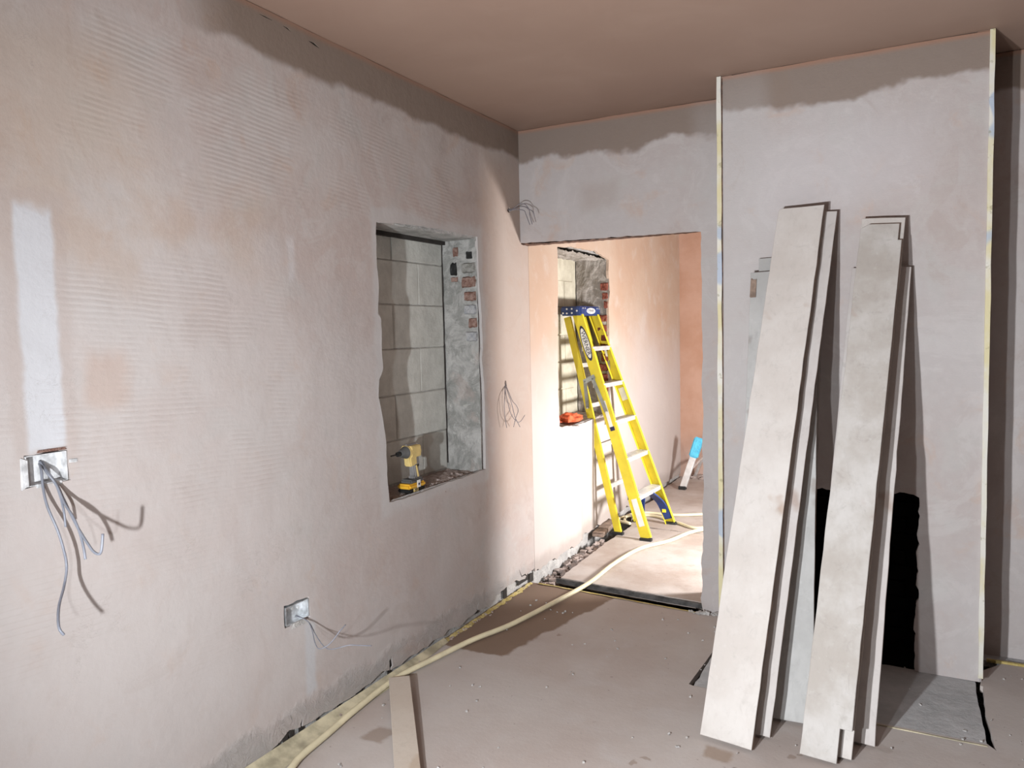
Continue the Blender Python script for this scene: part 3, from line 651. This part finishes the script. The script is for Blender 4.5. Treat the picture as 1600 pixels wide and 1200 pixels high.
# ------------------------------------------------------------------ HOSE
hp = [(1095,828),(1045,845),(1000,857),(960,880),(920,911),(870,939),(800,975),(740,999),(680,1028),(620,1059),(560,1105),(510,1148),(470,1182),(440,1215)]
pts = [at(x,y,2,.018) for x,y in hp]
pts = [Vector((1.25,2.1,.013)),Vector((1.0,1.80,.013))]+pts+[Vector((.16,-2.45,.013))]
pts = [Vector((max(p.x,.018),p.y,p.z)) for p in pts]
back = [at(x,y,2,.013) for x,y in [(1095,825),(1060,817),(1020,806),(985,806),(965,812)]]
back = [Vector((1.2,2.3,.013)),Vector((.9,1.95,.040))]+back+[Vector((.10,1.55,.013)),Vector((.03,1.62,.013)),Vector((.0,1.80,.013)),Vector((.10,1.93,.013)),Vector((.35,1.95,.013)),Vector((.6,2.1,.013))]
bm = bmesh.new(); add_tube(bm, pts, .0125, 12); hose = obj('hose', bm, M['hose'])
tag(hose, 'cream hose snaking from the left wall through the doorway into the far room', 'hose')
bm = bmesh.new(); add_tube(bm, back, .011, 12); tag(obj('hose', bm, M['hose']), 'looped coil of cream hose on the far floor behind the yellow stepladder feet', 'hose')

# ------------------------------------------------------------------ ELECTRICAL BOXES with cables
def cabl(lst, r, parent, mat, f=lambda a,b: (a,b), n=6, ax=0, flat=1):
    P = []
    for (x,y,e) in lst:
        px,py = f(x,y); P.append(at(px,py,ax,e))
    o = obj('cable', tube(P, r, n=n, seg=8, ry=r*flat), mat, parent); return o
b1 = thing('electrical_box', 'white smeared metal back box in the left wall with four long grey cables hanging out', 'electrical box', (0,-2.77,1.17))
def metal_box(y0,y1,z0,z1,d,parent,mat):
    bm = bmesh.new()
    for c,s in [((-d,(y0+y1)/2,(z0+z1)/2),(.002,y1-y0,z1-z0)),((-d/2,y0,(z0+z1)/2),(d,.002,z1-z0)),((-d/2,y1,(z0+z1)/2),(d,.002,z1-z0)),((-d/2,(y0+y1)/2,z0),(d,y1-y0,.002)),((-d/2,(y0+y1)/2,z1),(d,y1-y0,.002))]: add_box(bm,c,s)
    return obj('box_shell', bm, mat, parent)
metal_box(-2.822,-2.716,1.130,1.208,.035,b1,M['plastw'])
obj('plaster_smear', chunk((-.002,-2.829,1.165),(.010,.018,.076),3,.25), M['plastw'], b1)
for q,(yy_,zz_) in enumerate([(-2.79,1.128),(-2.745,1.127),(-2.70,1.18)]): obj('plaster_smear', chunk((.001,yy_,zz_),(.008,.02,.010),8+q,.3), M['plastw'], b1)
obj('brick_sliver', chunk((-.002,-2.755,1.217),(.012,.075,.008),4,.3), M['brick'], b1)
z2 = lambda a,b: (30+a/3.75, 690+b/3.75)
cabl([(118,130,-.03),(130,170,.004),(140,270,.018),(165,380,.04),(225,520,.06),(262,640,.07),(278,740,.075),(262,850,.10),(232,970,.16),(232,1085,.21),(262,1133,.22)], .0034, b1, M['cable'], z2)
cabl([(135,120,-.03),(175,190,.005),(225,260,.02),(262,340,.05),(330,480,.11),(400,595,.17),(440,648,.20),(478,650,.22),(490,540,.22)], .0034, b1, M['cable'], z2)
cabl([(120,115,-.03),(165,185,.005),(215,250,.02),(265,360,.06),(315,440,.10),(350,520,.13),(375,610,.15),(388,690,.16)], .0034, b1, M['cable'], z2)
cabl([(128,125,-.03),(170,180,.005),(210,240,.015),(240,320,.04),(262,410,.06),(272,500,.065)], .0030, b1, M['cable'], z2)
b2 = thing('electrical_box', 'galvanised metal back box low in the left wall with two thin cables curling right', 'electrical box', (0,-1.885,.48))
metal_box(-1.944,-1.828,.446,.512,.035,b2,M['zinc'])
for q in range(3): obj('knockout', cyl((-.032,-1.915+q*.033,.492-.006*q),(1,0,0),.006,.004,12), M['alu'], b2)
obj('plaster_smear', chunk((.001,-1.885,.437),(.012,.07,.018),5,.5), M['masonry'], b2)
z3 = lambda a,b: (430+a/6.4, 920+b/6.4)
cabl([(200,270,-.02),(260,290,.008),(330,330,.03),(370,420,.07),(400,545,.13),(440,600,.17),(520,570,.20),(590,500,.22),(640,430,.235),(705,360,.24)], .0018, b2, M['cable'], z3)
cabl([(210,265,-.02),(270,292,.008),(345,345,.03),(400,450,.08),(460,545,.14),(520,598,.19),(600,600,.24),(730,565,.29),(850,566,.32),(965,570,.34)], .0018, b2, M['cable'], z3)
c1 = thing('cable_bundle', 'dark thin cables poking out of a hole high in the corner above the doorway', 'cable', (0,-.134,2.182))
z4 = lambda a,b: (780+a/22.86, 310+b/22.86)
for lst in ([(300,400,-.134),(500,360,-.134),(700,215,-.13),(830,190,-.125),(960,240,-.12),(1050,370,-.12),(1200,470,-.12),(1260,640,-.12)],
            [(380,450,-.134),(600,360,-.12),(760,285,-.10),(900,295,-.10),(1070,410,-.10),(1085,560,-.10),(1140,780,-.10),(1180,930,-.10)],
            [(340,430,-.134),(640,400,-.12),(880,430,-.11),(950,560,-.10),(1040,800,-.10),(1100,950,-.10)]):
    cabl(lst, .0022, c1, M['cabledark'], z4, ax=1)
c2 = thing('cable_bundle', 'dark thin cables drooping from a hole in the left wall between window recess and doorway', 'cable', (0,-.219,1.215))
z5 = lambda a,b: (770+a/12, 580+b/12)
for lst in ([(215,200,-.01),(270,370,.02),(340,560,.04),(400,800,.05),(430,890,.05),(510,1045,.05)],
            [(220,230,-.01),(250,450,.03),(290,620,.04),(350,820,.05),(450,940,.06),(520,940,.06),(600,825,.06)],
            [(225,220,-.01),(300,400,.02),(370,560,.03),(440,640,.03),(475,740,.04),(430,880,.05),(390,1045,.05)],
            [(215,230,-.01),(230,400,.02),(215,640,.03),(230,860,.03),(262,1060,.03)]):
    cabl(lst, .0018, c2, M['cabledark'], z5)

# ------------------------------------------------------------------ IMPACT DRIVER on the sill
dv = thing('impact_driver', 'yellow and black cordless impact driver standing on the window recess sill', 'power tool', (-.062,-1.068,.770))
D = Vector((-.062,-1.068,.770))
def dcyl(name, y0, y1, z, r0, r1, mat, parent=dv, seg=24):
    return obj(name, cyl(D+Vector((0,(y0+y1)/2,z)),(0,1,0),r0,y1-y0,seg,r1), mat, parent, False)
bm = bmesh.new(); add_cyl(bm, D+Vector((0,.015,.185)), (0,1,0), .031,.085,24); add_box(bm, D+Vector((0,.020,.186)), (.060,.076,.054))
bmesh.ops.bevel(bm, geom=[e for e in bm.edges if e.calc_length()>.04], offset=.004, segments=2, affect='EDGES')
body = obj('body', bm, M['tyellow'], dv)
dcyl('rear_cap', .055,.075,.188,.030,.024,M['tgrey2']); dcyl('top_ridge', -.02,.05,.214,.008,.008,M['tgrey2'])
nc = dcyl('nose_cone', -.070,-.026,.185,.015,.030,M['tgrey']); dcyl('chuck_collar', -.090,-.068,.185,.011,.012,M['tblack'])
obj('driver_bit', cyl(D+Vector((0,-.112,.185)),(0,1,0),.0035,.05,6), M['tblack'], dv)
obj('grip_front', bar(D+Vector((0,.008,.172)),D+Vector((0,.013,.118)),(0,1,0),.052,.040,.005), M['tyellow'], dv)
bm = bmesh.new()
for (y0,z0),(y1,z1),wd in [((.036,.165),(.044,.105),.040),((.036,.125),(.042,.055),.040),((.040,.068),(.036,.040),.056)]: add_bar(bm, D+Vector((0,y0,z0)), D+Vector((0,y1,z1)), (0,1,0), wd, .034)
bmesh.ops.bevel(bm, geom=bm.edges[:], offset=.005, segments=2, affect='EDGES'); obj('handle', bm, M['tgrey2'], dv)
obj('grip_stripe', bar(D+Vector((.019,.030,.118)),D+Vector((.019,.044,.062)),(0,1,0),.009,.004,.001), M['tyellow'], dv)
obj('trigger', bar(D+Vector((0,.004,.145)),D+Vector((0,.012,.118)),(0,1,0),.016,.018,.003), M['tblack'], dv)
obj('foot', bar(D+Vector((0,-.030,.046)),D+Vector((0,.070,.046)),(1,0,0),.062,.022,.006), M['tgrey'], dv)
bt = obj('battery', bar(D+Vector((0,-.052,.0265)),D+Vector((0,.080,.0265)),(1,0,0),.074,.026,.008), M['torange'], dv)
obj('battery_base', bar(D+Vector((0,-.050,.008)),D+Vector((0,.076,.008)),(1,0,0),.070,.016,.004), M['tblack'], dv)
obj('white_tag', chunk(D+Vector((.0385,.018,.035)),(.002,.026,.034),1,.02), M['labelw'], dv)
obj('tag_mark', cyl(D+Vector((.040,.018,.033)),(1,0,0),.006,.001,12), M['navy'], dv)
obj('battery_label', chunk(D+Vector((.0365,-.004,.010)),(.003,.034,.016),1,.02), M['tyellow'], dv)
def text(name, s, size, loc, xdir, ydir, mat, parent, ext=.0006):
    cu = bpy.data.curves.new(name,'FONT'); cu.body = s; cu.size = size; cu.extrude = ext; cu.align_x = 'CENTER'; cu.align_y = 'CENTER'; cu.resolution_u = 3
    o = bpy.data.objects.new(name, cu); COL.objects.link(o)
    xv = Vector(xdir).normalized(); yv = Vector(ydir); yv = (yv-xv*yv.dot(xv)).normalized(); zv = xv.cross(yv)
    mw = Matrix((xv,yv,zv)).transposed().to_4x4(); mw.translation = Vector(loc)
    dg = bpy.context.evaluated_depsgraph_get(); me = bpy.data.meshes.new_from_object(o.evaluated_get(dg)); me.transform(mw)
    bpy.data.objects.remove(o); me.materials.append(mat)
    q = bpy.data.objects.new(name, me); COL.objects.link(q); q.parent = parent; q.matrix_parent_inverse = parent.matrix_basis.inverted(); return q
text('battery_lettering','XR',.018, D+Vector((.0385,-.004,.010)), (0,1,0),(0,0,1), M['tblack'], dv)

# ------------------------------------------------------------------ STEPLADDER
ld = thing('stepladder', 'yellow fibreglass stepladder with blue top leaning on the far window sill', 'ladder', (.24,1.43,0))
NF, FF = Vector((.345,1.18,.0)), Vector((.375,1.70,.0))
TN, TF = Vector((-.185,1.255,1.62)), Vector((-.185,1.590,1.62))
RN, RF = Vector((.105,1.262,.0)), Vector((.125,1.66,.0))
TRN, TRF = Vector((-.272,1.262,1.60)), Vector((-.272,1.585,1.60))
def rail(name, a, b, w, fl, th, mat, side, parent):
    """C channel: web faces outward (side = -1 near, +1 far)"""
    bm = bmesh.new(); d = (b-a).normalized(); wv = Vector((1,0,0)); wv = (wv-d*wv.dot(d)).normalized()
    sv = d.cross(wv); sv = sv if sv.y*side > 0 else -sv
    add_bar(bm, a, b, wv, w, th)
    for s in (-1,1):
        o_ = wv*s*(w/2-th/2)-sv*fl/2; add_bar(bm, a+o_, b+o_, wv, th, fl)
    return obj(name, bm, mat, parent)
def foot(p, parent, d):
    obj('foot_pad', chunk(p+Vector((0,0,.010)), (.085,.034,.022), 3, .06), M['rubber'], parent)
r1 = rail('front_rail', NF+Vector((0,0,.015)), TN, .074,.028,.004,M['lyellow'],-1,ld)
r2 = rail('front_rail', FF+Vector((0,0,.015)), TF, .074,.028,.004,M['lyellow'],1,ld)
r3 = rail('rear_rail', RN+Vector((0,0,.015)), TRN, .050,.024,.004,M['lyellow'],-1,ld)
r4 = rail('rear_rail', RF+Vector((0,0,.015)), TRF, .050,.024,.004,M['lyellow'],1,ld)
for p,r_ in ((NF,r1),(FF,r2),(RN,r3),(RF,r4)): foot(p, r_, 0)
fd = (TN-NF).normalized()
for k in range(5):
    z = .305+.268*k; t = (z)/1.62; a = NF.lerp(TN,t); b = FF.lerp(TF,t); wv = Vector((1,0,0))
    bm = bmesh.new(); add_bar(bm, a+Vector((0,.003,0)), b-Vector((0,.003,0)), (1,0,0), .086, .004)
    for s in (-1,1): add_bar(bm, a+Vector((s*.041,.003,-.014)), b+Vector((s*.041,-.003,-.014)), (1,0,0), .004, .030)
    for q in range(5): add_bar(bm, a+Vector((-.03+q*.015,.006,.0028)), b+Vector((-.03+q*.015,-.006,.0028)), (1,0,0), .004, .002)
    tr = obj('tread', bm, M['alu'], ld)
    if k == 4:
        obj('tread_brace', bar(b+Vector((.03,-.10,-.004)), b+Vector((.012,-.004,-.085)), (1,0,0), .016,.003), M['alu'], ld)
for k in range(4):
    z = .34+.30*k; t = z/1.60; a = RN.lerp(TRN,t); b = RF.lerp(TRF,t)
    obj('rear_crossbar', bar(a,b,(0,0,1),.032,.012), M['alu'], ld)
cap = bar((-.225,1.225,1.645),(-.225,1.612,1.645),(1,0,0),.165,.068,.010); obj('top_cap', cap, M['lblue'], ld)
for x,z in ((-.285,1.63),(-.255,1.66),(-.255,1.628),(-.215,1.66),(-.215,1.63),(-.175,1.645)): obj('rivet', cyl((x,1.2235,z),(0,-1,0),.0065,.004,12), M['alu'], ld)
for y in (1.26,1.30,1.54,1.58): obj('rivet', cyl((-.1405,y,1.664),(1,0,0),.0055,.004,12), M['alu'], ld)
def oval(c, xd, yd, a, b, mat, parent, name, th=.0012):
    xd = Vector(xd).normalized(); yd = Vector(yd); yd = (yd-xd*yd.dot(xd)).normalized(); n = xd.cross(yd)
    bm = bmesh.new(); f = [bm.verts.new(Vector(c)+xd*a*math.cos(t)+yd*b*math.sin(t)+n*th) for t in [2*math.pi*k/28 for k in range(28)]]
    g_ = [bm.verts.new(v.co-n*th) for v in f]; bm.faces.new(f)
    for j in range(28): bm.faces.new((f[j],g_[j],g_[(j+1)%28],f[(j+1)%28]))
    return obj(name, bm, mat, parent)
cf = (-.1425,1.42,1.645)
oval(cf,(0,1,0),(0,0,1),.085,.022,M['labelw'],ld,'cap_logo'); oval((cf[0]+.001,cf[1],cf[2]),(0,1,0),(0,0,1),.074,.016,M['lblue'],ld,'cap_logo'); oval((cf[0]+.002,cf[1],cf[2]),(0,1,0),(0,0,1),.068,.013,M['labelw'],ld,'cap_logo')
text('cap_lettering','WERNER',.024,(cf[0]+.0035,cf[1],cf[2]),(0,1,0),(0,0,1),M['navy'],ld)
# oval maker's mark on the near rail
tt = .868; cpt = NF.lerp(TN,tt); ax_ = -(TN-NF).normalized(); wx = Vector((1,0,0)); wx = (wx-ax_*wx.dot(ax_)).normalized()
nn_ = ax_.cross(wx); sgn = 1 if nn_.y < 0 else -1
off = nn_*sgn*.0025
oval(cpt+off, ax_, wx*sgn, .135,.030,M['navy'],ld,'rail_logo'); oval(cpt+off*1.5, ax_, wx*sgn, .115,.024,M['labelw'],ld,'rail_logo')
text('rail_lettering','WERNER',.046,cpt+off*2.1,ax_,wx*sgn,M['navy'],ld)
def sticker(t, l, w, mat, side=0, base=NF, top=TN, name='sticker', sg=None):
    c = base.lerp(top,t)+wx*side+off*1.1; a_ = (top-base).normalized()
    return obj(name, bar(c-a_*l/2, c+a_*l/2, wx, w, .0012), mat, ld)
sticker(.12,.20,.040,M['labelw'],.004); sticker(.55,.20,.026,M['labelw']); sticker(.485,.03,.034,M['navy'],.004)
c = FF.lerp(TF,.62)+Vector((0,-.004,0)); a_ = (TF-FF).normalized(); obj('sticker', bar(c-a_*.05,c+a_*.05,wx,.045,.002), M['labelw'], ld)
# spreader
pA = RN.lerp(TRN,.58)+Vector((.0,-.012,0)); pB = NF.lerp(TN,.56)+Vector((0,-.012,0)); pM = at(914,596,1,1.225); pM2 = at(926,592,1,1.225)
sp_ = obj('spreader', bar(pA,pM,(1,0,0),.026,.004), M['steel'], ld); obj('spreader', bar(pB,pM2,(1,0,0),.026,.004), M['steel'], ld)
obj('spreader_plate', bar(at(912,597,1,1.222),at(929,588,1,1.222),(0,0,1),.034,.006,.002), M['steel'], ld)
for p in (pA,pB,pM,pM2): obj('rivet', cyl(p+Vector((0,-.004,0)),(0,-1,0),.006,.004,10), M['alu'], ld)
# blue knee braces under the bottom tread
t1 = .305/1.62; A_ = NF.lerp(TN,t1); B_ = FF.lerp(TF,t1)
def knee(top, mid, bot, mat=M['lblue']):
    bm = bmesh.new(); C_ = smoothcurve([top,mid,bot],8)
    for a,b in zip(C_,C_[1:]): add_bar(bm, a, b+(b-a)*.25, (1,0,0), .062, .012)
    return obj('knee_brace', bm, mat, ld)
knee(B_+Vector((0,-.19,-.02)), B_.lerp(FF,.42)+Vector((0,-.05,0)), FF.lerp(TF,.03)+Vector((0,-.014,0)))
knee(A_+Vector((0,.19,-.02)), A_.lerp(NF,.42)+Vector((0,.05,0)), NF.lerp(TN,.03)+Vector((0,.014,0)))
obj('sticker', chunk(FF.lerp(TF,.075)+Vector((.0,-.030,0)),(.030,.006,.05),2,.05), M['lyellow'], ld)

# ------------------------------------------------------------------ small far things
bm = bmesh.new(); bmesh.ops.create_icosphere(bm, subdivisions=4, radius=1)
for v in bm.verts:
    p = v.co.copy(); h = mn.noise(p*2.2)+.5*mn.noise(p*5)
    v.co = Vector((p.x*.075,p.y*.12,max(-.004,p.z*.05)))*(1+.38*h)
bmesh.ops.transform(bm, matrix=Matrix.Translation((-.13,.94,.873)), verts=bm.verts)
tag(obj('crumpled_cloth', bm, M['cloth'], smooth=True), 'crumpled orange red cloth on the far window sill behind the stepladder', 'cloth')
st = thing('step_stool', 'small white stool leg with light blue end leaning beyond the doorway right jamb', 'stool', (.11,3.0,0))
f0 = Vector((.115,2.98,.005)); f1 = at(1084,712,1,3.08); f2 = at(1093,684,1,3.12)
obj('front_leg', bar(f0,f1,(1,0,0),.060,.03,.004), M['alu'], st); obj('blue_top', bar(f1-(f1-f0)*.06,f2,(1,0,0),.085,.055,.012), M['sblue'], st)
g0 = at(1085,746,2,.005); g1 = at(1097,716,1,3.42)
obj('rear_leg', bar(g0,g1,(1,0,0),.030,.022,.003), M['alu'], st); obj('link_bar', bar(at(1078,735,1,3.05),g1,(0,0,1),.022,.012,.002), M['alu'], st)
obj('foot_pad', chunk(f0+Vector((0,0,.012)),(.07,.045,.03),2,.05), M['rubber'], st); obj('foot_pad', chunk(g0+Vector((0,0,.010)),(.045,.035,.026),3,.05), M['rubber'], st)
